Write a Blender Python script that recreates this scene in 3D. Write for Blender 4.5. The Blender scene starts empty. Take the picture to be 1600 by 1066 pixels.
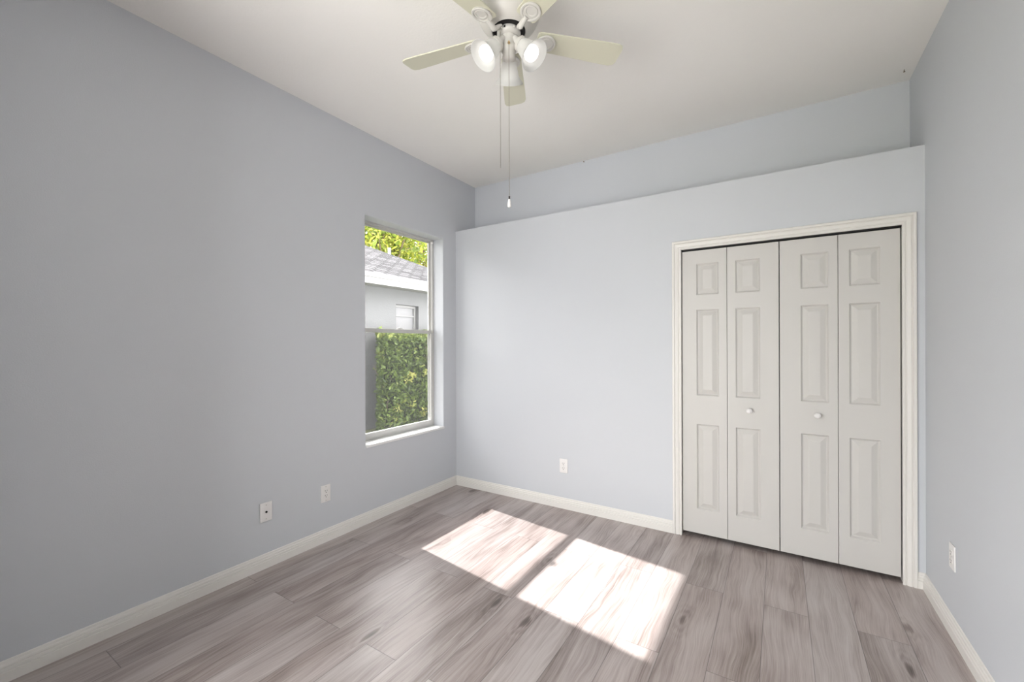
import bpy, bmesh, math, random
from mathutils import Vector, Matrix
C = bpy.context.scene.collection
R = math.radians
random.seed(7)

# ---------------------------------------------------------------- camera
cam_d = bpy.data.cameras.new('camera'); cam = bpy.data.objects.new('camera', cam_d); C.objects.link(cam)
CAM = Vector((2.6431, -3.1773, 1.3532)); YAW = 0.5623; ROLL = -0.0033
fw = Vector((-math.sin(YAW), math.cos(YAW), 0)); rt = Vector((math.cos(YAW), math.sin(YAW), 0)); up = Vector((0, 0, 1))
r2 = rt*math.cos(ROLL) + up*math.sin(ROLL); u2 = -rt*math.sin(ROLL) + up*math.cos(ROLL)
m3 = Matrix((r2, u2, -fw)).transposed()
cam.matrix_world = Matrix.Translation(CAM) @ m3.to_4x4()
cam_d.sensor_fit = 'HORIZONTAL'; cam_d.sensor_width = 36.0; cam_d.lens = 662.39/1600*36
cam_d.shift_y = 4.56/1600; cam_d.clip_start = 0.02
bpy.context.scene.camera = cam

# ---------------------------------------------------------------- light and exposure
SKY = 12.5
SUN = 25.0
BULB = 2.2
sc = bpy.context.scene
vs = sc.view_settings
sc.display_settings.display_device = 'sRGB'
vs.view_transform = 'Standard'; vs.look = 'None'; vs.gamma = 1.0; vs.use_curve_mapping = False
vs.exposure = 0.02
w = bpy.data.worlds.new('sky'); sc.world = w; w.use_nodes = True
bg = w.node_tree.nodes['Background']; bg.inputs['Color'].default_value = (1.0, 0.985, 0.98, 1); bg.inputs['Strength'].default_value = SKY
sd = bpy.data.lights.new('sun', 'SUN'); so = bpy.data.objects.new('sun', sd); C.objects.link(so)
sd.energy = SUN; sd.angle = R(0.8); sd.color = (1.0, 0.98, 0.955)
sun_dir = Vector((1.0, -0.142, -0.945)).normalized()          # the way the sunlight travels
so.rotation_euler = sun_dir.to_track_quat('-Z', 'Y').to_euler(); so.location = (-6, 1, 8)

def portal(name, loc, direction, sx, sy):
    d = bpy.data.lights.new(name, 'AREA'); d.shape = 'RECTANGLE'; d.size = sx; d.size_y = sy
    d.cycles.is_portal = True
    o = bpy.data.objects.new(name, d); C.objects.link(o); o.location = loc
    o.rotation_euler = Vector(direction).to_track_quat('-Z', 'Y').to_euler()
W, HC, HS, DEP, YR = 3.322, 2.9596, 2.44, 0.313, -4.70        # room width, ceiling, ledge height, recess depth, rear wall
VY0, VY1 = -4.62, -3.22                                        # unseen second window, added behind the camera to brighten the right wall
WY0, WY1, WZ0, WZ1 = -1.058, -0.180, 0.582, 2.335             # window opening in the left wall
PX0, PX1, PZ1 = 0.10, 2.30, 2.25                              # unseen glass door, added in the rear wall to let in daylight
portal('window_portal', (-0.205, (WY0+WY1)/2, (WZ0+WZ1)/2), (1, 0, 0), WZ1-WZ0, WY1-WY0)
portal('added_window_portal', (-0.205, (VY0+VY1)/2, (WZ0+WZ1)/2), (1, 0, 0), WZ1-WZ0, VY1-VY0)
portal('added_door_portal', ((PX0+PX1)/2, YR-0.13, PZ1/2), (0, 1, 0), PX1-PX0, PZ1)

# ---------------------------------------------------------------- materials
class NT:
    def __init__(s, name):
        s.m = bpy.data.materials.new(name); s.m.use_nodes = True; s.t = s.m.node_tree; s.t.nodes.clear()
        s.out = s.n('ShaderNodeOutputMaterial')
    def n(s, typ, **kw):
        x = s.t.nodes.new(typ)
        for k, v in kw.items(): setattr(x, k, v)
        return x
    def put(s, sock, v):
        if isinstance(v, bpy.types.NodeSocket): s.t.links.new(v, sock)
        elif v is not None: sock.default_value = v
    def math(s, op, a, b=None, c=None, clamp=False):
        x = s.n('ShaderNodeMath', operation=op, use_clamp=clamp)
        for i, v in enumerate((a, b, c)): s.put(x.inputs[i], v)
        return x.outputs[0]
    def comb(s, x, y, z):
        k = s.n('ShaderNodeCombineXYZ')
        for i, v in enumerate((x, y, z)): s.put(k.inputs[i], v)
        return k.outputs[0]
    def pos(s):
        g = s.n('ShaderNodeNewGeometry'); k = s.n('ShaderNodeSeparateXYZ'); s.t.links.new(g.outputs['Position'], k.inputs[0]); return k.outputs, g.outputs['Position']
    def noise(s, vec, scale, detail=3, rough=.5, dist=0):
        k = s.n('ShaderNodeTexNoise'); s.put(k.inputs['Vector'], vec); k.inputs['Scale'].default_value = scale
        k.inputs['Detail'].default_value = detail; k.inputs['Roughness'].default_value = rough; k.inputs['Distortion'].default_value = dist
        return k.outputs['Fac']
    def ramp(s, f, stops):
        k = s.n('ShaderNodeValToRGB'); s.put(k.inputs[0], f); e = k.color_ramp.elements
        while len(e) > 1: e.remove(e[-1])
        for i, (p, c) in enumerate(stops):
            if i == 0: e[0].position = p
            else: e.new(p)
            e[i].color = (*c, 1) if len(c) == 3 else c
        return k.outputs[0]
    def mixc(s, f, a, b, mode='MIX'):
        k = s.n('ShaderNodeMix', data_type='RGBA', blend_type=mode); s.put(k.inputs[0], f)
        s.put(k.inputs[6], (*a, 1) if isinstance(a, tuple) else a); s.put(k.inputs[7], (*b, 1) if isinstance(b, tuple) else b)
        return k.outputs[2]
    def bump(s, h, strength, dist):
        k = s.n('ShaderNodeBump'); s.put(k.inputs['Height'], h); k.inputs['Strength'].default_value = strength; k.inputs['Distance'].default_value = dist
        return k.outputs[0]
    def bsdf(s, color, rough=.5, normal=None, metal=0, spec=.5, **kw):
        b = s.n('ShaderNodeBsdfPrincipled'); s.put(b.inputs['Base Color'], (*color, 1) if isinstance(color, tuple) else color)
        s.put(b.inputs['Roughness'], rough); s.put(b.inputs['Metallic'], metal); s.put(b.inputs['Specular IOR Level'], spec)
        if normal: s.put(b.inputs['Normal'], normal)
        for k, v in kw.items(): s.put(b.inputs[k], v)
        return b.outputs[0]
    def done(s, sh): s.t.links.new(sh, s.out.inputs[0]); return s.m

def paint(name, col, rough=.6, scale=None, bstr=.2, bdist=.001, spec=.35):
    t = NT(name); nrm = None
    _, p = t.pos()
    f = t.noise(p, 2.5, 2)
    c = t.mixc(f, tuple(x*.985 for x in col), tuple(min(1, x*1.015) for x in col))
    if scale: nrm = t.bump(t.noise(p, scale, 3, .55), bstr, bdist)
    return t.done(t.bsdf(c, rough, nrm, 0, spec))

M = {}
M['wall'] = paint('wall_paint', (.615, .633, .667), .6, 190, .35, .0012)
M['ceiling'] = paint('ceiling_paint', (.89, .87, .835), .75, 75, .35, .002, .2)
M['trim'] = paint('trim_paint', (.79, .768, .735), .38, 120, .05, .0005)
M['sill'] = paint('sill_marble', (.86, .86, .85), .25)
M['plate'] = paint('white_plastic', (.82, .80, .79), .35)
M['alu'] = paint('white_window_metal', (.60, .595, .575), .4)
M['fan'] = paint('fan_enamel', (.66, .64, .60), .33)
M['blade'] = paint('fan_blade_cream', (.66, .645, .515), .4)
M['black'] = paint('black_metal', (.012, .011, .011), .5)
M['dark'] = paint('dark_slot', (.03, .025, .025), .6)
t = NT('brass'); M['brass'] = t.done(t.bsdf((.70, .50, .25), .3, None, 1))
t = NT('steel'); M['steel'] = t.done(t.bsdf((.62, .60, .56), .35, None, 1))
t = NT('chain'); M['chain'] = t.done(t.bsdf((.36, .32, .27), .45, None, .8))

def door_mat():
    t = NT('door_paint'); o, p = t.pos()
    v = t.comb(t.math('MULTIPLY', o[0], 260), t.math('MULTIPLY', o[1], 260), t.math('MULTIPLY', o[2], 9))
    g = t.noise(v, 1.0, 4, .6)
    return t.done(t.bsdf((.615, .598, .575), .42, t.bump(g, .12, .0008), 0, .4))
M['door'] = door_mat()

def floor_mat():
    t = NT('vinyl_plank_floor'); o, p = t.pos()
    PW, PL = 0.189, 1.28
    xs = t.math('DIVIDE', t.math('SUBTRACT', o[0], 0.683-PW*20), PW); k = t.math('FLOOR', xs); fx = t.math('SUBTRACT', xs, k)
    par = t.math('MODULO', k, 2.0)
    ys = t.math('DIVIDE', t.math('ADD', t.math('ADD', o[1], 1.91+12.8), t.math('MULTIPLY', par, PL/2)), PL)
    n = t.math('FLOOR', ys); fy = t.math('SUBTRACT', ys, n)
    wn = t.n('ShaderNodeTexWhiteNoise', noise_dimensions='2D'); t.put(wn.inputs['Vector'], t.comb(k, n, 0))
    rs = t.n('ShaderNodeSeparateColor'); t.t.links.new(wn.outputs['Color'], rs.inputs[0])
    ra, rb, rc = rs.outputs
    # per-plank coordinates
    X = t.math('ADD', o[0], t.math('MULTIPLY', ra, 37)); Y = t.math('ADD', o[1], t.math('MULTIPLY', rb, 53)); Z = t.math('MULTIPLY', rc, 19)
    # long warped grain
    warp = t.noise(t.comb(t.math('MULTIPLY', X, 5), t.math('MULTIPLY', Y, 1.6), Z), 1.0, 2)
    XW = t.math('ADD', X, t.math('MULTIPLY', t.math('SUBTRACT', warp, .5), .11))
    broad = t.noise(t.comb(t.math('MULTIPLY', XW, 16), t.math('MULTIPLY', Y, .8), Z), 1.0, 3, .55)
    fine = t.noise(t.comb(t.math('MULTIPLY', XW, 85), t.math('MULTIPLY', Y, 2.2), Z), 1.0, 4, .65)
    hair = t.noise(t.comb(t.math('MULTIPLY', XW, 330), t.math('MULTIPLY', Y, 6), Z), 1.0, 2, .6)
    cloud = t.noise(t.comb(t.math('MULTIPLY', X, 6), t.math('MULTIPLY', Y, 2.4), Z), 1.0, 2)
    # knots
    vo = t.n('ShaderNodeTexVoronoi', feature='F1', voronoi_dimensions='3D')
    kv = t.comb(t.math('ADD', t.math('MULTIPLY', XW, 5.2), t.math('MULTIPLY', t.math('SUBTRACT', fine, .5), .16)), t.math('MULTIPLY', Y, 2.1), Z)
    t.put(vo.inputs['Vector'], kv); vo.inputs['Scale'].default_value = 1.0
    dk = vo.outputs['Distance']; sel = t.n('ShaderNodeSeparateColor'); t.t.links.new(vo.outputs['Color'], sel.inputs[0])
    pick = t.math('GREATER_THAN', sel.outputs[0], .55)
    core = t.math('MULTIPLY', pick, t.math('SUBTRACT', 1.0, t.math('DIVIDE', dk, .15), clamp=True), clamp=True)
    ringw = t.math('MULTIPLY', pick, t.math('SUBTRACT', 1.0, t.math('DIVIDE', dk, .42), clamp=True), clamp=True)
    ring = t.math('MULTIPLY', ringw, t.math('ADD', .5, t.math('MULTIPLY', .5, t.math('SINE', t.math('ADD', t.math('MULTIPLY', dk, 60), t.math('MULTIPLY', fine, 16))))))
    v = t.math('ADD', t.math('MULTIPLY', broad, .38), t.math('MULTIPLY', fine, .36))
    v = t.math('ADD', v, t.math('MULTIPLY', hair, .24)); v = t.math('ADD', v, t.math('MULTIPLY', t.math('SUBTRACT', cloud, .5), .34))
    v = t.math('ADD', v, t.math('MULTIPLY', t.math('SUBTRACT', ra, .5), .10))
    v = t.math('SUBTRACT', v, t.math('MULTIPLY', core, .42)); v = t.math('SUBTRACT', v, t.math('MULTIPLY', ring, .11))
    col = t.ramp(v, [(.18, (.075, .055, .047)), (.34, (.215, .172, .155)), (.46, (.36, .306, .288)), (.58, (.470, .422, .404)), (.74, (.555, .515, .498))])
    tint = t.mixc(rb, (1.0, .975, .97), (.985, .99, 1.0))
    col = t.mixc(1.0, col, tint, 'MULTIPLY')
    # seams
    ex = t.math('MULTIPLY', t.math('MINIMUM', fx, t.math('SUBTRACT', 1.0, fx)), PW)
    ey = t.math('MULTIPLY', t.math('MINIMUM', fy, t.math('SUBTRACT', 1.0, fy)), PL)
    e = t.math('MINIMUM', ex, ey)
    seam = t.math('SUBTRACT', 1.0, t.math('DIVIDE', e, .0022), clamp=True)
    col = t.mixc(t.math('MULTIPLY', seam, .78), col, (.06, .05, .05))
    h = t.math('SUBTRACT', t.math('MULTIPLY', fine, .25), seam)
    rough = t.math('ADD', .25, t.math('MULTIPLY', fine, .14))
    return t.done(t.bsdf(col, rough, t.bump(h, .25, .0012), 0, .75))
M['floor'] = floor_mat()

def glass_mat(name, tint):
    t = NT(name); a = t.n('ShaderNodeBsdfTransparent'); g = t.n('ShaderNodeBsdfGlossy'); g.inputs['Roughness'].default_value = .02
    fr = t.n('ShaderNodeLayerWeight'); fr.inputs['Blend'].default_value = .12
    mx = t.n('ShaderNodeMixShader'); t.put(mx.inputs[0], t.math('MULTIPLY', fr.outputs['Fresnel'], .5)); t.t.links.new(a.outputs[0], mx.inputs[1]); t.t.links.new(g.outputs[0], mx.inputs[2])
    a.inputs[0].default_value = (*tint, 1)
    return t.done(mx.outputs[0])
M['glass'] = glass_mat('tinted_window_glass', (.75, .752, .755))          # one pane in each sash; tint added to dim daylight and the view
M['clear'] = glass_mat('clear_glass', (.97, .98, .975))
def screen_mat():
    t = NT('insect_screen_mesh'); a = t.n('ShaderNodeBsdfTransparent'); d = t.n('ShaderNodeBsdfDiffuse'); d.inputs[0].default_value = (.16, .16, .165, 1)
    tr = t.n('ShaderNodeBsdfTranslucent'); tr.inputs[0].default_value = (.12, .12, .125, 1)
    ad = t.n('ShaderNodeMixShader'); ad.inputs[0].default_value = .45; t.t.links.new(d.outputs[0], ad.inputs[1]); t.t.links.new(tr.outputs[0], ad.inputs[2])
    mx = t.n('ShaderNodeMixShader'); mx.inputs[0].default_value = .15; t.t.links.new(a.outputs[0], mx.inputs[1]); t.t.links.new(ad.outputs[0], mx.inputs[2])
    return t.done(mx.outputs[0])
M['screen'] = screen_mat()
def shade_mat():
    t = NT('frosted_shade_glass'); d = t.bsdf((.74, .735, .72), .3); tr = t.n('ShaderNodeBsdfTranslucent'); tr.inputs[0].default_value = (.9, .9, .88, 1)
    mx = t.n('ShaderNodeMixShader'); mx.inputs[0].default_value = .42; t.t.links.new(d, mx.inputs[1]); t.t.links.new(tr.outputs[0], mx.inputs[2])
    return t.done(mx.outputs[0])
M['shade'] = shade_mat()
def bulb_mat():
    t = NT('lit_bulb'); e = t.n('ShaderNodeEmission'); e.inputs[0].default_value = (1, .97, .93, 1); e.inputs[1].default_value = BULB
    return t.done(e.outputs[0])
M['bulb'] = bulb_mat()
def stucco_mat():
    t = NT('neighbour_stucco'); o, p = t.pos()
    return t.done(t.bsdf(t.mixc(t.noise(p, 3, 3), (.185, .187, .19), (.215, .217, .22)), .85, t.bump(t.noise(p, 45, 4), .5, .01), 0, .2))
M['stucco'] = stucco_mat()
def shingle_mat():
    t = NT('roof_shingles'); o, p = t.pos()
    b = t.n('ShaderNodeTexBrick'); t.put(b.inputs['Vector'], t.comb(o[1], t.math('MULTIPLY', o[0], 1.08), 0)); b.inputs['Scale'].default_value = 1.0
    b.inputs['Brick Width'].default_value = .30; b.inputs['Row Height'].default_value = .14; b.inputs['Mortar Size'].default_value = .03
    b.inputs['Color1'].default_value = (.022, .021, .024, 1); b.inputs['Color2'].default_value = (.105, .103, .108, 1); b.inputs['Mortar'].default_value = (.010, .010, .011, 1)
    c = t.mixc(t.math('MULTIPLY', t.noise(p, 9, 4), .2), b.outputs['Color'], (.07, .068, .07)); 
    return t.done(t.bsdf(c, .9, t.bump(b.outputs['Fac'], .6, .02), 0, .2))
M['shingle'] = shingle_mat()
M['fascia'] = paint('white_fascia', (.29, .29, .285), .5)
M['shutter'] = paint('pale_blind', (.27, .27, .275), .6)
def leaf_mat(name, a, b, c, tl=.5):
    t = NT(name); at = t.n('ShaderNodeAttribute', attribute_name='rnd')
    col = t.ramp(at.outputs['Fac'], [(0, a), (.55, b), (1, c)])
    d = t.bsdf(col, .45, None, 0, .35); tr = t.n('ShaderNodeBsdfTranslucent'); t.put(tr.inputs[0], t.mixc(1.0, col, (1.0, 1.0, .55), 'MULTIPLY'))
    mx = t.n('ShaderNodeMixShader'); mx.inputs[0].default_value = tl; t.t.links.new(d, mx.inputs[1]); t.t.links.new(tr.outputs[0], mx.inputs[2])
    return t.done(mx.outputs[0])
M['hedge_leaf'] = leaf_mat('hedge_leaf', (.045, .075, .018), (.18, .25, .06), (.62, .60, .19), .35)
M['tree_leaf'] = leaf_mat('tree_leaf', (.09, .14, .03), (.25, .30, .06), (.50, .48, .13), .5)
M['bark'] = paint('bark', (.22, .17, .13), .9, 30, .6, .02)
def grass_mat():
    t = NT('lawn'); o, p = t.pos()
    return t.done(t.bsdf(t.ramp(t.noise(p, 22, 5, .7), [(.3, (.07, .085, .04)), (.55, (.17, .18, .085)), (.75, (.29, .275, .17))]), .9, t.bump(t.noise(p, 60, 4), .8, .03), 0, .2))
M['lawn'] = grass_mat()
M['driveway'] = paint('pale_concrete', (.5, .49, .47), .9)

# ---------------------------------------------------------------- helpers
def tag(o, label, cat, group=None, kind=None):
    o['label'] = label; o['category'] = cat
    if group: o['group'] = group
    if kind: o['kind'] = kind
    return o
def empty(name, loc=(0, 0, 0), rot=(0, 0, 0)):
    o = bpy.data.objects.new(name, None); o.empty_display_size = .05; C.objects.link(o); o.location = loc; o.rotation_euler = rot; return o
def obj(name, bm, mat, parent=None, smooth=None, loc=None, rot=None):
    bmesh.ops.recalc_face_normals(bm, faces=bm.faces[:])
    me = bpy.data.meshes.new(name); bm.to_mesh(me); bm.free(); me.materials.append(M[mat] if isinstance(mat, str) else mat)
    o = bpy.data.objects.new(name, me); C.objects.link(o)
    if parent: o.parent = parent
    if loc: o.location = loc
    if rot: o.rotation_euler = rot
    if smooth is not None:
        me.shade_smooth()
        if smooth < 180: me.set_sharp_from_angle(angle=R(smooth))
    return o
def box(bm, x0, x1, y0, y1, z0, z1, bev=0, seg=2):
    vs_ = [bm.verts.new(v) for v in ((x0,y0,z0),(x1,y0,z0),(x1,y1,z0),(x0,y1,z0),(x0,y0,z1),(x1,y0,z1),(x1,y1,z1),(x0,y1,z1))]
    fs = [bm.faces.new([vs_[i] for i in f]) for f in ((3,2,1,0),(4,5,6,7),(0,1,5,4),(1,2,6,5),(2,3,7,6),(3,0,4,7))]
    if bev:
        es = list({e for f in fs for e in f.edges})
        bmesh.ops.bevel(bm, geom=es, offset=bev, segments=seg, affect='EDGES', profile=.6)
def lathe(bm, prof, mtx=Matrix(), n=40, cap=True):
    rings = []
    for r_, z in prof:
        if r_ < 1e-6: rings.append([bm.verts.new(mtx @ Vector((0, 0, z)))])
        else: rings.append([bm.verts.new(mtx @ Vector((r_*math.cos(2*math.pi*i/n), r_*math.sin(2*math.pi*i/n), z))) for i in range(n)])
    for a, b in zip(rings, rings[1:]):
        for i in range(n):
            j = (i+1) % n
            if len(a) == 1 and len(b) == 1: continue
            if len(a) == 1: bm.faces.new((a[0], b[i], b[j]))
            elif len(b) == 1: bm.faces.new((a[i], b[0], a[j]))
            else: bm.faces.new((a[i], b[i], b[j], a[j]))
    if cap:
        for rr in (rings[0], rings[-1]):
            if len(rr) > 1: bm.faces.new(rr)
def tube(bm, pts, rad, n=10):
    pts = [Vector(p) for p in pts]; rings = []
    rads = rad if isinstance(rad, (list, tuple)) else [rad]*len(pts)
    prev = None
    for i, p in enumerate(pts):
        d = (pts[min(i+1, len(pts)-1)] - pts[max(i-1, 0)]).normalized()
        a = (prev - d*prev.dot(d)) if prev else d.orthogonal()
        a.normalize(); prev = a; b = d.cross(a)
        rings.append([bm.verts.new(p + (a*math.cos(2*math.pi*k/n) + b*math.sin(2*math.pi*k/n))*rads[i]) for k in range(n)])
    for a, b in zip(rings, rings[1:]):
        for k in range(n): bm.faces.new((a[k], a[(k+1) % n], b[(k+1) % n], b[k]))
    bm.faces.new(rings[0]); bm.faces.new(rings[-1])
def strip(bm, prof, p0, p1, out, upv=(0, 0, 1)):
    """extrude a profile of (distance out, height) from p0 to p1"""
    p0, p1, out, upv = Vector(p0), Vector(p1), Vector(out), Vector(upv)
    a = [bm.verts.new(p0 + out*d + upv*h) for d, h in prof]; b = [bm.verts.new(p1 + out*d + upv*h) for d, h in prof]
    n = len(prof)
    for i in range(n): bm.faces.new((a[i], a[(i+1) % n], b[(i+1) % n], b[i]))
    bm.faces.new(a); bm.faces.new(b)

# ---------------------------------------------------------------- the room shell
def struct(name, bm, mat, label, cat, smooth=None):
    o = obj(name, bm, mat, None, smooth); return tag(o, label, cat, None, 'structure')

b = bmesh.new(); box(b, -.2, W+.12, YR-.4, DEP+.02, -.12, 0)
struct('floor', b, 'floor', 'grey-brown wood plank floor with two patches of sunlight', 'floor')
b = bmesh.new(); box(b, -.2, W+.12, YR-.12, DEP+.12, HC, HC+.12)
struct('ceiling', b, 'ceiling', 'flat off-white textured ceiling that carries the fan', 'ceiling')

# left wall with its window opening
b = bmesh.new()
ys = [YR-.12, VY0, VY1, WY0, WY1, DEP+.12]; zs = [-.3, WZ0, WZ1, HC]
def sheet(x):
    g = [[b.verts.new((x, y, z)) for z in zs] for y in ys]
    for i in range(5):
        for j in range(3):
            if (i, j) not in ((1, 1), (3, 1)): b.faces.new((g[i][j], g[i+1][j], g[i+1][j+1], g[i][j+1]))
    return g
gi, go = sheet(0.0), sheet(-.2)
rings = [[(c, 1), (c+1, 1), (c+1, 2), (c, 2)] for c in (1, 3)]
for ring in rings:
    for k in range(4):
        (i, j), (i2, j2) = ring[k], ring[(k+1) % 4]
        b.faces.new((gi[i][j], gi[i2][j2], go[i2][j2], go[i][j]))
edge = [(i, 0) for i in range(6)] + [(5, 1), (5, 2)] + [(i, 3) for i in range(5, -1, -1)] + [(0, 2), (0, 1)]
for k in range(len(edge)):
    (i, j), (i2, j2) = edge[k], edge[(k+1) % len(edge)]
    b.faces.new((gi[i][j], gi[i2][j2], go[i2][j2], go[i][j]))
b.edges.ensure_lookup_table()
es = []
for ring in rings:
    rv = {gi[i][j] for i, j in ring}
    es += [e for e in b.edges if e.verts[0] in rv and e.verts[1] in rv]
bmesh.ops.bevel(b, geom=es, offset=.004, segments=3, affect='EDGES')
struct('wall_left', b, 'wall', 'long pale grey-blue wall holding the window', 'wall')
b = bmesh.new(); box(b, W, W+.12, YR-.12, DEP+.12, -.1, HC)
struct('wall_right', b, 'wall', 'pale grey-blue wall beside the closet doors, with one outlet', 'wall')
b = bmesh.new(); box(b, 0, W, DEP, DEP+.1, -.1, HC)
struct('wall_back', b, 'wall', 'grey-blue wall set back above the closet ledge', 'wall')
DX0, DX1, DZ = 2.045, 3.241, 2.025
b = bmesh.new()
box(b, 0, DX0, 0, .11, -.05, HS); box(b, DX1, W, 0, .11, -.05, HS); box(b, DX0, DX1, 0, .11, DZ, HS); box(b, 0, W, .11, DEP, HS-.03, HS)
bmesh.ops.remove_doubles(b, verts=b.verts[:], dist=1e-5)
struct('wall_closet', b, 'wall', 'lower pale grey-blue wall with the closet doors and a ledge along its top', 'wall')
b = bmesh.new(); box(b, 0, PX0, YR-.12, YR, 0, HC); box(b, PX1, W, YR-.12, YR, 0, HC); box(b, PX0, PX1, YR-.12, YR, PZ1, HC)
struct('wall_rear', b, 'wall', 'plain pale wall behind the camera', 'wall')

b = bmesh.new(); box(b, 0, .78, -3.14, -3.04, 0, HC)
struct('added_shading_wall', b, 'wall', 'unseen wing wall added behind the camera to shade the window wall', 'wall')  # unseen wall, added to keep light from the rear off the left wall

# baseboards
BP = [(0,0),(.0165,0),(.0165,.042),(.0115,.0445),(.0115,.047),(.0145,.049),(.0135,.057),(.009,.0595),(.009,.062),(.0115,.064),(.010,.071),(.006,.074),(.005,.083),(.002,.086),(0,.086)]
b = bmesh.new(); strip(b, BP, (0, -3.02, 0), (0, 0, 0), (1, 0, 0)); struct('baseboard_left', b, 'trim', 'white stepped baseboard along the window wall', 'baseboard')
b = bmesh.new(); strip(b, BP, (.0, 0, 0), (1.999, 0, 0), (0, -1, 0)); struct('baseboard_back', b, 'trim', 'white stepped baseboard between the far corner and the closet casing', 'baseboard')
b = bmesh.new(); strip(b, BP, (3.286, 0, 0), (W, 0, 0), (0, -1, 0)); struct('baseboard_corner', b, 'trim', 'very short white baseboard between the closet casing and the side wall', 'baseboard')
b = bmesh.new(); strip(b, BP, (W, YR, 0), (W, 0, 0), (-1, 0, 0)); struct('baseboard_right', b, 'trim', 'white stepped baseboard along the wall beside the closet doors', 'baseboard')

# closet casing (mitred, moulded) with its jamb
CP = [(0, .0), (.010, .0), (.012, .003), (.012, .011), (.007, .0135), (.007, .0165), (.012, .020), (.0145, .034), (.0145, .037), (.0095, .0395), (.0095, .0425), (.018, .0465), (.018, .057), (.014, .061), (0, .061)]
CI0, CI1, CIZ = 2.059, 3.226, 2.013
b = bmesh.new()
loops = []
for (cx, cz, sx, sz) in ((CI0, 0, -1, 0), (CI0, CIZ, -1, 1), (CI1, CIZ, 1, 1), (CI1, 0, 1, 0)):
    loops.append([b.verts.new((cx+sx*h, -d, cz+sz*h)) for d, h in CP])
for a, c in zip(loops, loops[1:]):
    n = len(CP)
    for i in range(n): b.faces.new((a[i], a[(i+1) % n], c[(i+1) % n], c[i]))
b.faces.new(loops[0]); b.faces.new(loops[-1])
box(b, DX0, DX0+.012, 0, .11, 0, DZ); box(b, DX1-.012, DX1, 0, .11, 0, DZ); box(b, DX0+.012, DX1-.012, 0, .11, DZ-.008, DZ)
struct('trim_1', b, 'trim', 'white moulded casing around the closet doors', 'door casing')

# closet bifold doors
YF = .014
PZ = [(.200, .790), (.990, 1.587), (1.690, 1.906)]
RINGS = [(.0, .0), (.003, .005), (.009, .0125), (.0135, .0125), (.040, .002), (.043, .0015)]
def leaf(x0, x1, px0, px1, parent):
    b = bmesh.new(); z0, z1 = .029, 2.000
    xs = [x0, px0, px1, x1]; zs = [z0]
    for a, c in PZ: zs += [a, c]
    zs.append(z1)
    g = [[b.verts.new((x, YF, z)) for z in zs] for x in xs]
    for i in range(3):
        for j in range(len(zs)-1):
            q = [g[i][j], g[i+1][j], g[i+1][j+1], g[i][j+1]]
            if i == 1 and j % 2 == 1:
                prev = q
                for ins, dep in RINGS[1:]:
                    cur = [b.verts.new((x, YF+dep, z)) for x, z in ((px0+ins, zs[j]+ins), (px1-ins, zs[j]+ins), (px1-ins, zs[j+1]-ins), (px0+ins, zs[j+1]-ins))]
                    for k in range(4): b.faces.new((prev[k], prev[(k+1) % 4], cur[(k+1) % 4], cur[k]))
                    prev = cur
                b.faces.new(prev)
            else: b.faces.new(q)
    per = [(i, 0) for i in range(4)] + [(3, j) for j in range(1, len(zs))] + [(i, len(zs)-1) for i in (2, 1, 0)] + [(0, j) for j in range(len(zs)-2, 0, -1)]
    bk = [b.verts.new((g[i][j].co.x, YF+.034, g[i][j].co.z)) for i, j in per]
    fr = [g[i][j] for i, j in per]; n = len(per)
    for k in range(n): b.faces.new((fr[k], fr[(k+1) % n], bk[(k+1) % n], bk[k]))
    b.faces.new(bk)
    es = [e for e in b.edges if e.verts[0] in fr and e.verts[1] in fr and abs(e.verts[0].co.x-e.verts[1].co.x) < 1e-6 and (abs(e.verts[0].co.x-x0) < 1e-6 or abs(e.verts[0].co.x-x1) < 1e-6)]
    bmesh.ops.bevel(b, geom=es, offset=.0015, segments=2, affect='EDGES')
    return obj('door_leaf', b, 'door', parent)
def knob(x, z, parent):
    b = bmesh.new()
    prof = [(.0, 0), (.015, 0), (.015, .002), (.011, .006), (.0095, .016), (.0105, .023), (.0155, .028), (.0185, .034), (.0185, .040), (.016, .0455), (.009, .049), (0, .050)]
    lathe(b, prof, Matrix.Translation((x, YF, z)) @ Matrix.Rotation(R(90), 4, 'X'), 28, False)
    return obj('knob', b, 'plate', parent, 60)
d1 = empty('door_1', (0, 0, 0)); tag(d1, 'white bifold closet door nearer the window, folding in two panelled leaves with a knob', 'closet door', None, 'structure')
leaf(2.062, 2.3445, 2.155, 2.295, d1); lf = leaf(2.3475, 2.6415, 2.397, 2.539, d1); knob(2.477, .912, lf)
d2 = empty('door_2', (0, 0, 0)); tag(d2, 'white bifold closet door nearer the side wall, folding in two panelled leaves with a knob', 'closet door', None, 'structure')
lf = leaf(2.6465, 2.9405, 2.757, 2.896, d2); knob(2.838, .912, lf); leaf(2.9435, 3.222, 2.995, 3.136, d2)
b = bmesh.new(); box(b, DX0+.012, DX1-.012, .016, .046, DZ-.018, DZ-.008); struct('trim_2', b, 'black', 'dark metal track above the closet doors', 'door track')

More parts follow.
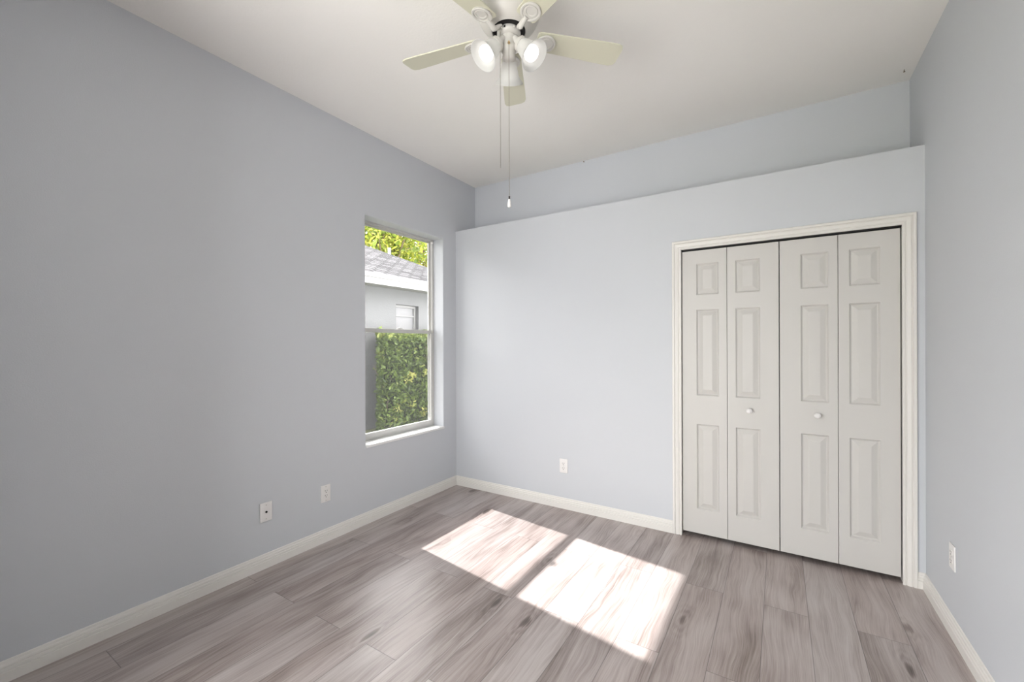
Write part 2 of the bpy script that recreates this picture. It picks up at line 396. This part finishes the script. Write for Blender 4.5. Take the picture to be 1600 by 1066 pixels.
# ---------------------------------------------------------------- the window
FX0, FX1 = -.165, -.118
def rect_frame(bm, x0, x1, y0, y1, z0, z1, wl, wr, wb, wt, bev=.0015):
    box(bm, x0, x1, y0, y0+wl, z0, z1, bev); box(bm, x0, x1, y1-wr, y1, z0, z1, bev)
    box(bm, x0, x1, y0+wl, y1-wr, z0, z0+wb, bev); box(bm, x0, x1, y0+wl, y1-wr, z1-wt, z1, bev)
def window(name, WY0, WY1, glass, label):
    win = empty(name, (0, 0, 0)); tag(win, label, 'window', None, 'structure')
    b = bmesh.new(); rect_frame(b, FX0, FX1, WY0, WY1, WZ0, WZ1, .022, .022, .030, .018)
    obj('window_frame', b, 'alu', win)
    SY0, SY1 = WY0+.022, WY1-.022
    b = bmesh.new(); rect_frame(b, -.158, -.143, SY0, SY1, 1.452, WZ1-.018, .018, .018, .030, .014); us = obj('upper_sash', b, 'alu', win)
    b = bmesh.new(); box(b, -.152, -.149, SY0+.016, SY1-.016, 1.48, WZ1-.030); obj('pane', b, glass, us)
    b = bmesh.new(); rect_frame(b, -.140, -.114, SY0, SY1, WZ0+.030, 1.482, .020, .020, .034, .032); ls = obj('lower_sash', b, 'alu', win)
    b = bmesh.new(); box(b, -.129, -.126, SY0+.018, SY1-.018, WZ0+.062, 1.452); obj('pane', b, glass, ls)
    b = bmesh.new(); box(b, -.112, -.094, (WY0+WY1)/2-.03, (WY0+WY1)/2+.03, 1.482, 1.490, .002); box(b, -.110, -.098, (WY0+WY1)/2-.005, (WY0+WY1)/2+.005, 1.488, 1.499, .002); obj('latch', b, 'alu', ls)
    b = bmesh.new(); box(b, -.116, -.100, WY1-.038, WY1-.024, 1.462, 1.478, .002); obj('sash_clip', b, 'steel', ls)
    b = bmesh.new(); box(b, -.1632, -.1628, SY0, SY1, WZ0+.02, 1.462); obj('insect_screen', b, 'screen', win)
    b = bmesh.new(); rect_frame(b, -.168, -.160, SY0-.004, SY1+.004, WZ0+.018, 1.47, .014, .014, .016, .014); obj('screen_frame', b, 'alu', win)
    b = bmesh.new(); lathe(b, [(0, 0), (.011, 0), (.011, .012), (.009, .016), (0, .018)], Matrix.Translation((-.116, WY1-.030, WZ1-.030)) @ Matrix.Rotation(R(90), 4, 'Y'), 20, False)
    obj('sash_stop', b, 'plate', win, 50)
    b = bmesh.new(); box(b, -.118, .012, WY0-.0005, WY1+.0005, WZ0-.012, WZ0+.008, .004, 3); obj('window_sill', b, 'sill', win)
    b = bmesh.new(); box(b, -.235, -.165, WY0-.02, WY1+.02, WZ0-.06, WZ0-.002, .005); obj('outer_sill', b, 'fascia', win)
window('window_1', WY0, WY1, 'glass', 'tall narrow white single-hung window looking onto a house and hedge')
window('added_window', VY0, VY1, 'clear', 'unseen single-hung window added behind the camera to light the room')  # out of view; added so more daylight reaches the right wall

d3 = empty('added_glass_door', (0, 0, 0)); tag(d3, 'unseen sliding glass door added behind the camera to light the room', 'glass door', None, 'structure')  # out of view; added as the room's main daylight opening
b = bmesh.new()
for q in ((PX0, PX0+.04, 0, PZ1), (PX1-.04, PX1, 0, PZ1), (PX0+.04, PX1-.04, 0, .03), (PX0+.04, PX1-.04, PZ1-.04, PZ1)): box(b, q[0], q[1], YR-.11, YR-.01, q[2], q[3], .0015)
obj('door_frame', b, 'alu', d3)
PM = (PX0+PX1)/2
for x0, x1, y0 in ((PX0+.04, PM+.03, YR-.09), (PM-.03, PX1-.04, YR-.05)):
    b = bmesh.new(); z0, z1 = .03, PZ1-.04
    for q in ((x0, x0+.05, z0, z1), (x1-.05, x1, z0, z1), (x0+.05, x1-.05, z0, z0+.06), (x0+.05, x1-.05, z1-.05, z1)): box(b, q[0], q[1], y0, y0+.03, q[2], q[3], .0015)
    f = obj('sliding_panel', b, 'alu', d3)
    b = bmesh.new(); box(b, x0+.045, x1-.045, y0+.013, y0+.017, z0+.055, z1-.045); obj('pane', b, 'clear', f)

# ---------------------------------------------------------------- wall plates
def plate_base(root):
    b = bmesh.new(); box(b, -.036, .036, -.0065, 0, -.0575, .0575, .003, 3); return obj('plate', b, 'plate', root, 40)
def screw(parent, z):
    b = bmesh.new(); lathe(b, [(0, 0), (.0035, 0), (.0032, .0012), (0, .0015)], Matrix.Translation((0, -.0065, z)) @ Matrix.Rotation(R(90), 4, 'X'), 14, False); obj('screw', b, 'steel', parent)
def slots(bm, z, y=-.0092):
    box(bm, -.0085, -.0055, y, y+.002, z-.001, z+.008); box(bm, .0055, .0085, y, y+.002, z-.0005, z+.0075)
    lathe(bm, [(0, 0), (.0030, 0), (.0030, .002), (0, .002)], Matrix.Translation((0, y+.002, z-.008)) @ Matrix.Rotation(R(90), 4, 'X'), 14, False)
def decora(name, loc, rz, label, group):
    r = empty(name, loc, (0, 0, rz)); tag(r, label, 'outlet', group); p = plate_base(r)
    b = bmesh.new(); box(b, -.0168, .0168, -.009, -.004, -.0335, .0335, .001); i = obj('receptacle', b, 'plate', r)
    b = bmesh.new(); slots(b, .017); slots(b, -.015); obj('slots', b, 'dark', i)
    screw(p, .047); screw(p, -.047)
def duplex(name, loc, rz, label, group):
    r = empty(name, loc, (0, 0, rz)); tag(r, label, 'outlet', group); p = plate_base(r)
    for z in (.0195, -.0195):
        b = bmesh.new(); lathe(b, [(0, 0), (.0172, 0), (.0172, .0022), (.016, .003), (0, .003)], Matrix.Translation((0, -.006, z)) @ Matrix.Rotation(R(90), 4, 'X') @ Matrix.Diagonal((1, .84, 1, 1)), 28, False); i = obj('receptacle', b, 'plate', r)
        b = bmesh.new(); slots(b, z); obj('slots', b, 'dark', i)
    screw(p, 0)
G = 'white electrical outlets on the walls'
decora('wall_outlet', (0, -1.397, .330), R(90), 'white rectangular outlet low on the window wall, nearer the window', G)
duplex('wall_outlet', (1.141, 0, .349), 0, 'white outlet low on the closet wall, between the room corner and the door casing', G)
duplex('wall_outlet', (W, -.432, .361), R(-90), 'white outlet low on the right-hand side wall, just past the closet corner', G)
r = empty('cable_plate', (0, -1.797, .338), (0, 0, R(90))); tag(r, 'white cable wall plate with one black hole, low on the window wall', 'cable plate'); p = plate_base(r)
b = bmesh.new(); lathe(b, [(0, 0), (.0062, 0), (.0062, .004), (.0045, .0045), (.0045, .002), (0, .002)], Matrix.Translation((0, -.0062, 0)) @ Matrix.Rotation(R(90), 4, 'X'), 20, False); obj('jack', b, 'black', r)
screw(p, .042); screw(p, -.042)

# nails left near the ceiling
def nail(loc, rot, label):
    b = bmesh.new(); lathe(b, [(0, 0), (.002, 0), (.002, .012), (.005, .012), (.005, .014), (0, .015)], Matrix(), 12, False)
    o = obj('nail', b, 'bark', None, None, loc, rot); tag(o, label, 'nail', 'small nails near the ceiling')
nail((3.27, .165, HC), (R(180), 0, 0), 'tiny dark nail in the ceiling above the end of the ledge beside the side wall')
nail((1.20, DEP, HC-.012), (R(90), 0, 0), 'tiny dark nail at the top of the set-back wall')

# ---------------------------------------------------------------- ceiling fan
FX, FY = 1.638, -1.600
fan = empty('ceiling_fan', (FX, FY, HC)); tag(fan, 'white ceiling fan with five cream blades, three lit lamps and pull chains', 'ceiling fan')
def fz(z): return z-HC
b = bmesh.new(); lathe(b, [(0, 0), (.100, 0), (.104, -.012), (.108, -.05), (.120, -.066), (.137, -.078), (.140, -.090), (.140, -.150), (.136, -.158), (.136, -.165), (.132, -.172), (.126, -.188), (.112, -.208), (.094, -.222), (.080, -.229), (.075, -.230), (.072, -.226), (0, -.226)], Matrix(), 64, False)
obj('motor_housing', b, 'fan', fan, 35)
b = bmesh.new(); lathe(b, [(0, -.2255), (.0715, -.2255), (.0715, -.232), (.064, -.2325), (.062, -.230), (.05, -.230), (0, -.230)], Matrix(), 48, False); obj('flywheel', b, 'black', fan, 35)
ZB = 2.712
def blade_bm():
    b = bmesh.new(); pts = []
    r0, r1 = .126, .535
    prof = [(r0, .040), (r0+.012, .047), (.30, .053), (.42, .058), (r1-.030, .060), (r1-.008, .052), (r1, .036)]
    top = [(x, y) for x, y in prof] + [(x, -y) for x, y in reversed(prof)]
    tv = [b.verts.new((x, y, .003)) for x, y in top]; bv = [b.verts.new((x, y, -.003)) for x, y in top]
    b.faces.new(tv); b.faces.new(bv[::-1])
    for i in range(len(top)): b.faces.new((tv[i], tv[(i+1) % len(top)], bv[(i+1) % len(top)], bv[i]))
    return b
def iron_bm():
    b = bmesh.new(); n, kk = 36, 8
    def ringtorus(cx, rx, ry, r_, zc):
        rr = []
        for i in range(n):
            a = 2*math.pi*i/n; rr.append([b.verts.new((cx+(rx+r_*math.cos(2*math.pi*k/kk))*math.cos(a), (ry+r_*math.cos(2*math.pi*k/kk))*math.sin(a), zc+r_*.8*math.sin(2*math.pi*k/kk))) for k in range(kk)])
        for i in range(n):
            for k in range(kk): b.faces.new((rr[i][k], rr[(i+1) % n][k], rr[(i+1) % n][(k+1) % kk], rr[i][(k+1) % kk]))
    # oval medallion under the blade root
    def disc(cx, rx, ry, z0, z1):
        lathe(b, [(0, z0), (1, z0), (1, z1), (0, z1)], Matrix.Translation((cx, 0, 0)) @ Matrix.Diagonal((rx, ry, 1, 1)), n, False)
    disc(.170, .044, .040, -.008, -.003); ringtorus(.170, .040, .037, .0055, -.008); ringtorus(.175, .024, .024, .0045, -.008)
    # curved arm back to the flywheel
    tube(b, [(.142, 0, -.007), (.126, 0, -.010), (.110, 0, -.016), (.097, 0, -.020), (.084, 0, -.013), (.072, .004, .0), (.060, .008, .010)], [.010, .0105, .012, .0125, .0105, .008, .006], 10)
    for s in (-1, 1):
        lathe(b, [(0, 0), (.0035, 0), (.0035, -.004), (0, -.005)], Matrix.Translation((.058, s*.010, .004)), 10, False)
    return b
first = None
for k in range(5):
    ang = R(46.5+72*k)
    if first is None:
        bl = obj('blade', blade_bm(), 'blade', fan); md = bl.modifiers.new('edge', 'BEVEL'); md.width = .002; md.segments = 2
        ir = obj('blade_iron', iron_bm(), 'fan', bl, 40); first = (bl, ir)
    else:
        bl = first[0].copy(); C.objects.link(bl); bl.parent = fan
        ir = first[1].copy(); C.objects.link(ir); ir.parent = bl
    bl.location = (0, 0, fz(ZB)); bl.rotation_euler = (Matrix.Rotation(ang, 4, 'Z') @ Matrix.Rotation(R(-11), 4, 'X')).to_euler()
b = bmesh.new(); lathe(b, [(0, -.228), (.050, -.228), (.052, -.233), (.052, -.244), (.048, -.250), (.038, -.255), (0, -.257)], Matrix(), 48, False); obj('switch_housing', b, 'fan', fan, 40)
b = bmesh.new(); box(b, -.003, .003, -.0535, -.050, -.245, -.235); sl = obj('reverse_switch', b, 'black', fan); sl.rotation_euler = (0, 0, R(13))
b = bmesh.new(); lathe(b, [(0, -.255), (.034, -.255), (.036, -.262), (.032, -.272), (.033, -.286), (.036, -.300), (.036, -.312), (.030, -.320), (.026, -.332), (.027, -.340), (.022, -.350), (.010, -.355), (0, -.356)], Matrix(), 48, False)
fit = obj('light_fitter', b, 'fan', fan, 45)
def side(az): return Matrix.Rotation(R(az), 4, 'Z')
SHADE_AZ = (122.2, 242.2, 2.2); TILT = 48
# lamp shade axis runs along local +X rotated down by TILT
def sh_mtx(az): return Matrix.Translation((0, 0, -.279)) @ side(az) @ Matrix.Translation((.037, 0, 0)) @ Matrix.Rotation(R(TILT), 4, 'Y') @ Matrix.Rotation(R(90), 4, 'Y')
shp = [(.0285, .040), (.0295, .046), (.033, .056), (.0365, .068), (.0395, .082), (.0430, .096), (.0475, .110), (.0550, .122), (.0635, .131), (.0660, .134)]
inner = [(r_-.0025, z+.0006) for r_, z in reversed(shp)]
for az in SHADE_AZ:
    mt = sh_mtx(az)
    b = bmesh.new(); lathe(b, [(0, -.012), (.016, -.012), (.016, .020), (.026, .024), (.0315, .030), (.0315, .046), (.029, .047), (0, .047)], mt, 32, False); arm = obj('lamp_socket', b, 'fan', fan, 40)
    b = bmesh.new(); lathe(b, shp + inner, mt, 44, False); s_ = obj('lamp_shade', b, 'shade', fan, 60)
    b = bmesh.new(); lathe(b, [(0, .046), (.013, .046), (.0135, .060), (.017, .078), (.027, .094), (.0335, .108), (.0335, .115), (.030, .124), (.019, .132), (0, .1355)], mt, 28, False); obj('bulb', b, 'bulb', s_, 60)
# thumb screw and the two pull chains
toC = math.degrees(math.atan2(CAM.y-FY, CAM.x-FX))
b = bmesh.new(); lathe(b, [(0, .033), (.0055, .033), (.0055, .040), (.0035, .043), (.0035, .047), (0, .048)], Matrix.Translation((0, 0, -.304)) @ side(toC) @ Matrix.Rotation(R(90), 4, 'Y'), 18, False); obj('chain_bushing', b, 'brass', fan, 40)
def chain(x, y, z0, z1, bead=.0016):
    b = bmesh.new(); tube(b, [(x, y, z0), (x, y, z1)], .0009, 6)
    n = int((z0-z1)/.0062)
    for i in range(n):
        z = z0-(i+.5)*(z0-z1)/n
        lathe(b, [(0, z+bead), (bead*.87, z+bead*.5), (bead*.87, z-bead*.5), (0, z-bead)], Matrix.Translation((x, y, 0)), 6, False)
    return obj('pull_chain', b, 'chain', fan)
cdir = Vector((math.cos(R(toC)), math.sin(R(toC)), 0)); side_ = Vector((rt.x, rt.y, 0))
p1 = cdir*.046; c1 = chain(p1.x, p1.y, -.304, fz(1.985))
b = bmesh.new(); lathe(b, [(0, .0), (.0035, -.001), (.0035, -.012), (.0022, -.014), (0, -.014)], Matrix.Translation((p1.x, p1.y, fz(1.990))), 16, False); obj('chain_coupling', b, 'dark', c1, 40)
b = bmesh.new(); lathe(b, [(0, -.013), (.004, -.014), (.006, -.022), (.0078, -.040), (.0075, -.046), (.004, -.049), (0, -.049)], Matrix.Translation((p1.x, p1.y, fz(1.990))), 18, False); obj('pendant', b, 'plate', c1, 40)
p2 = cdir*.030 - side_*.0375; chain(p2.x, p2.y, -.250, fz(2.118))
b = bmesh.new(); tube(b, [(p2.x, p2.y, -.246), (p2.x*.9, p2.y*.9, -.244), (p2.x*.6, p2.y*.6, -.242)], .003, 8); obj('chain_outlet', b, 'brass', fan, 40)

# ---------------------------------------------------------------- outside: lawn, own eave, the house next door
GZ = -.25
b = bmesh.new(); box(b, -40, -.2, -30, 40, GZ-.1, GZ); o = obj('lawn', b, 'lawn'); tag(o, 'patchy grass strip between the two houses', 'lawn', None, 'structure')
b = bmesh.new(); box(b, -.56, -.2, -7, 4, 2.585, 2.70); box(b, -.58, -.56, -7, 4, 2.585, 2.76); struct('trim_3', b, 'fascia', 'white eave outside above the window', 'eave')

hx, he, hy1, hy0, sl_ = -3.9, -3.4, 5.9, -7.0, .46           # wall plane, eave edge, far and near wall ends, roof slope
house = empty('house', (hx, 2, GZ)); tag(house, 'pale stucco house next door with grey shingle roof, seen through the window', 'house')
inv = Matrix.Translation((-hx, -2, -GZ))
def hobj(name, bm, mat, parent=None, smooth=None):
    if parent is None: bmesh.ops.transform(bm, matrix=inv, verts=bm.verts[:]); return obj(name, bm, mat, house, smooth)
    bmesh.ops.transform(bm, matrix=inv, verts=bm.verts[:]); return obj(name, bm, mat, parent, smooth)
ny0, ny1, nz0, nz1 = 2.82, 3.45, 1.10, 2.165
b = bmesh.new()
box(b, hx-.2, hx, hy0, ny0, GZ, 2.5); box(b, hx-.2, hx, ny1, hy1, GZ, 2.5); box(b, hx-.2, hx, ny0, ny1, GZ, nz0); box(b, hx-.2, hx, ny0, ny1, nz1, 2.5)
box(b, hx-8, hx-.2, hy1-.2, hy1, GZ, 2.5); box(b, hx-8, hx-.2, hy0, hy0+.2, GZ, 2.5); box(b, hx-8.2, hx-8, hy0, hy1, GZ, 2.5)
hobj('wall', b, 'stucco')
b = bmesh.new(); rect_frame(b, hx-.14, hx-.09, ny0, ny1, nz0, nz1, .04, .05, .05, .05); wf = hobj('window', b, 'fascia')
b = bmesh.new(); box(b, hx-.13, hx-.125, ny0+.03, ny1-.04, nz0+.04, nz1-.04); hobj('blind', b, 'shutter', wf)
b = bmesh.new(); box(b, hx-.115, hx-.095, ny0+.04, ny1-.05, 1.93, 1.96); hobj('glazing_bar', b, 'fascia', wf)
def eave(x): return 2.60+sl_*(he-x)
e0, e1, ex1 = hy0-.5, hy1+.5, hx-8.7
xm = (he+ex1)/2; zr = eave(xm); dpt = he-xm
b = bmesh.new()
v = [b.verts.new(q) for q in ((he, e0, 2.60), (he, e1, 2.60), (ex1, e1, 2.60), (ex1, e0, 2.60), (xm, e0+dpt, zr), (xm, e1-dpt, zr))]
for f in ((0, 1, 5, 4), (1, 2, 5), (2, 3, 4, 5), (3, 0, 4), (0, 3, 2, 1)): b.faces.new([v[i] for i in f])
hobj('roof', b, 'shingle')
b = bmesh.new()
for (x0, x1, y0, y1) in ((he-.02, he+.015, e0, e1), (ex1, he, e1-.02, e1+.015), (ex1, he, e0-.015, e0+.02)):
    box(b, x0, x1, y0, y1, 2.425, 2.62); box(b, x0-.005, x1+.02, y0-.005, y1+.02, 2.54, 2.62)
hobj('fascia', b, 'fascia')
b = bmesh.new(); box(b, hx-8.6, he, e0, e1, 2.46, 2.50); hobj('soffit', b, 'fascia')
hp = Vector((-5.62, 4.18, 0)); hz = 2.60+sl_*(he-hp.x)
b = bmesh.new(); tube(b, [(hp.x, hp.y, hz-.1), (hp.x, hp.y, hz+.15)], .04, 16); hobj('vent_pipe', b, 'fascia')

# ---------------------------------------------------------------- plants
def leaf_cloud(pts, size, seed, normal_bias=None, shade=None):
    rnd = random.Random(seed); verts, faces, vals = [], [], []
    for p in pts:
        s = size*rnd.uniform(.6, 1.3)
        n = Vector((rnd.gauss(0, 1), rnd.gauss(0, 1), rnd.gauss(0, 1)+.5)).normalized(); a = n.orthogonal().normalized()
        a = Matrix.Rotation(rnd.uniform(0, 6.28), 3, n) @ a; c = n.cross(a)
        q = Vector(p); i = len(verts)
        verts += [q-a*s, q-a*s*.2+c*s*.42, q+a*s*.55+c*s*.28+n*s*.1, q+a*s, q+a*s*.55-c*s*.28+n*s*.1, q-a*s*.2-c*s*.42]
        faces.append(tuple(range(i, i+6))); vals += [shade(q, rnd) if shade else rnd.random()]*6
    me = bpy.data.meshes.new('foliage'); me.from_pydata(verts, [], faces); at = me.attributes.new('rnd', 'FLOAT', 'POINT'); at.data.foreach_set('value', vals)
    return me
def add_mesh(name, me, mat, parent):
    me.materials.append(M[mat]); o = bpy.data.objects.new(name, me); C.objects.link(o); o.parent = parent; return o
# hedge standing against the house next door
hg = empty('hedge', (-3.5, 3.2, GZ)); tag(hg, 'clipped green hedge with yellowish leaves against the house next door', 'hedge')
rnd = random.Random(3); pts = []
spots = [Vector((.22, rnd.uniform(-1.3, 1.5), rnd.uniform(.1, 1.7))) for _ in range(9)] + [Vector((.22, y, z)) for y, z in ((-.75, .95), (-.55, 1.0), (.1, .62), (-.95, .42), (-.3, .3), (-1.05, .25))]
for _ in range(12500):
    y = rnd.uniform(-1.36, 2.6); top = 1.76+.05*math.sin(y*3.1)+.035*math.sin(y*7.7)
    f = rnd.random()
    if f < .60: q = Vector((.26+.05*math.sin(y*5+1.3)+rnd.gauss(0, .05), y, rnd.uniform(.02, top)))
    elif f < .85: q = Vector((rnd.uniform(-.3, .3), y, top+rnd.gauss(0, .035)))
    else: q = Vector((rnd.uniform(-.3, .3), -1.36+rnd.gauss(0, .05), rnd.uniform(.02, top)))
    q.y = max(q.y, -1.36+(.26-q.x)*.85+rnd.gauss(0, .03)); pts.append(q)
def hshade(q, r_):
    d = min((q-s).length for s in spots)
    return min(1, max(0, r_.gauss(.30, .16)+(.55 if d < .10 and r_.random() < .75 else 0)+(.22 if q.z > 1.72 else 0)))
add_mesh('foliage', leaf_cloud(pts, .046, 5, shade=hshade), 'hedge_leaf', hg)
b = bmesh.new()
for _ in range(26):
    y0 = rnd.uniform(-1.1, 2.4); tube(b, [(0, y0, 0), (.08, y0+rnd.uniform(-.1, .1), .6), (rnd.uniform(.15, .30), y0+rnd.uniform(-.4, .4), rnd.uniform(1.1, 1.7))], [.018, .012, .005], 7)
for (y0, z0, y1, z1) in ((.05, .75, .62, .35), (-.1, 1.35, .45, 1.0), (.2, 1.65, .1, 1.15), (.55, 1.6, .6, 1.0), (-.2, .5, .35, .2)):
    tube(b, [(.27, y0, z0), (.32, (y0+y1)/2+.03, (z0+z1)/2), (.28, y1, z1)], [.009, .008, .006], 7)
obj('branches', b, 'bark', hg)
b = bmesh.new(); box(b, -.10, .16, -1.0, 2.5, .0, 1.66, .08, 3); obj('shade_core', b, paint('hedge_inner_shade', (.035, .045, .018), .9, 14, .9, .06), hg)  # dark inner box; shade between the leaves is put into its colour

def tree(loc, h, rad, cz, nl, seed, label, clump, lsize):
    t_ = empty('tree', loc); tag(t_, label, 'tree', 'trees behind the house')
    rnd = random.Random(seed); b = bmesh.new(); tips = []
    tube(b, [(0, 0, 0), (.1, .05, cz*.4), (.0, -.05, cz*.75), (.15, 0, cz*1.1)], [.20, .17, .13, .07], 10)
    for i in range(26):
        a = rnd.uniform(0, 6.28); el = rnd.uniform(-.35, 1.2); z0 = cz*rnd.uniform(.5, 1.0); rr = rad*rnd.uniform(.6, 1.0)
        tip = Vector((rr*math.cos(a)*math.cos(el), rr*math.sin(a)*math.cos(el), cz+rr*math.sin(el)*.9))
        mid = Vector((tip.x*.45, tip.y*.45, (z0+tip.z)/2+.1)); tube(b, [(0.03, 0, z0), mid, tip], [.07, .045, .015], 7); tips += [tip, (mid+tip)/2, mid+Vector((rnd.uniform(-.4, .4), rnd.uniform(-.4, .4), rnd.uniform(-.3, .3)))]
    obj('trunk', b, 'bark', t_)
    pts = []
    for _ in range(nl):
        c = rnd.choice(tips); pts.append(c+Vector((rnd.gauss(0, clump), rnd.gauss(0, clump), rnd.gauss(0, clump*.75))))
    add_mesh('foliage', leaf_cloud(pts, lsize, seed+1), 'tree_leaf', t_)
tree((-10.7, 8.5, GZ), 9, 2.0, 5.7, 3800, 11, 'yellow-green tree behind the roof ridge, at the near side of the window', .42, .12)
tree((-12.7, 12.4, GZ), 9, 2.2, 6.4, 2400, 21, 'loose yellow-green tree with bare branches behind the low end of the roof', .34, .13)
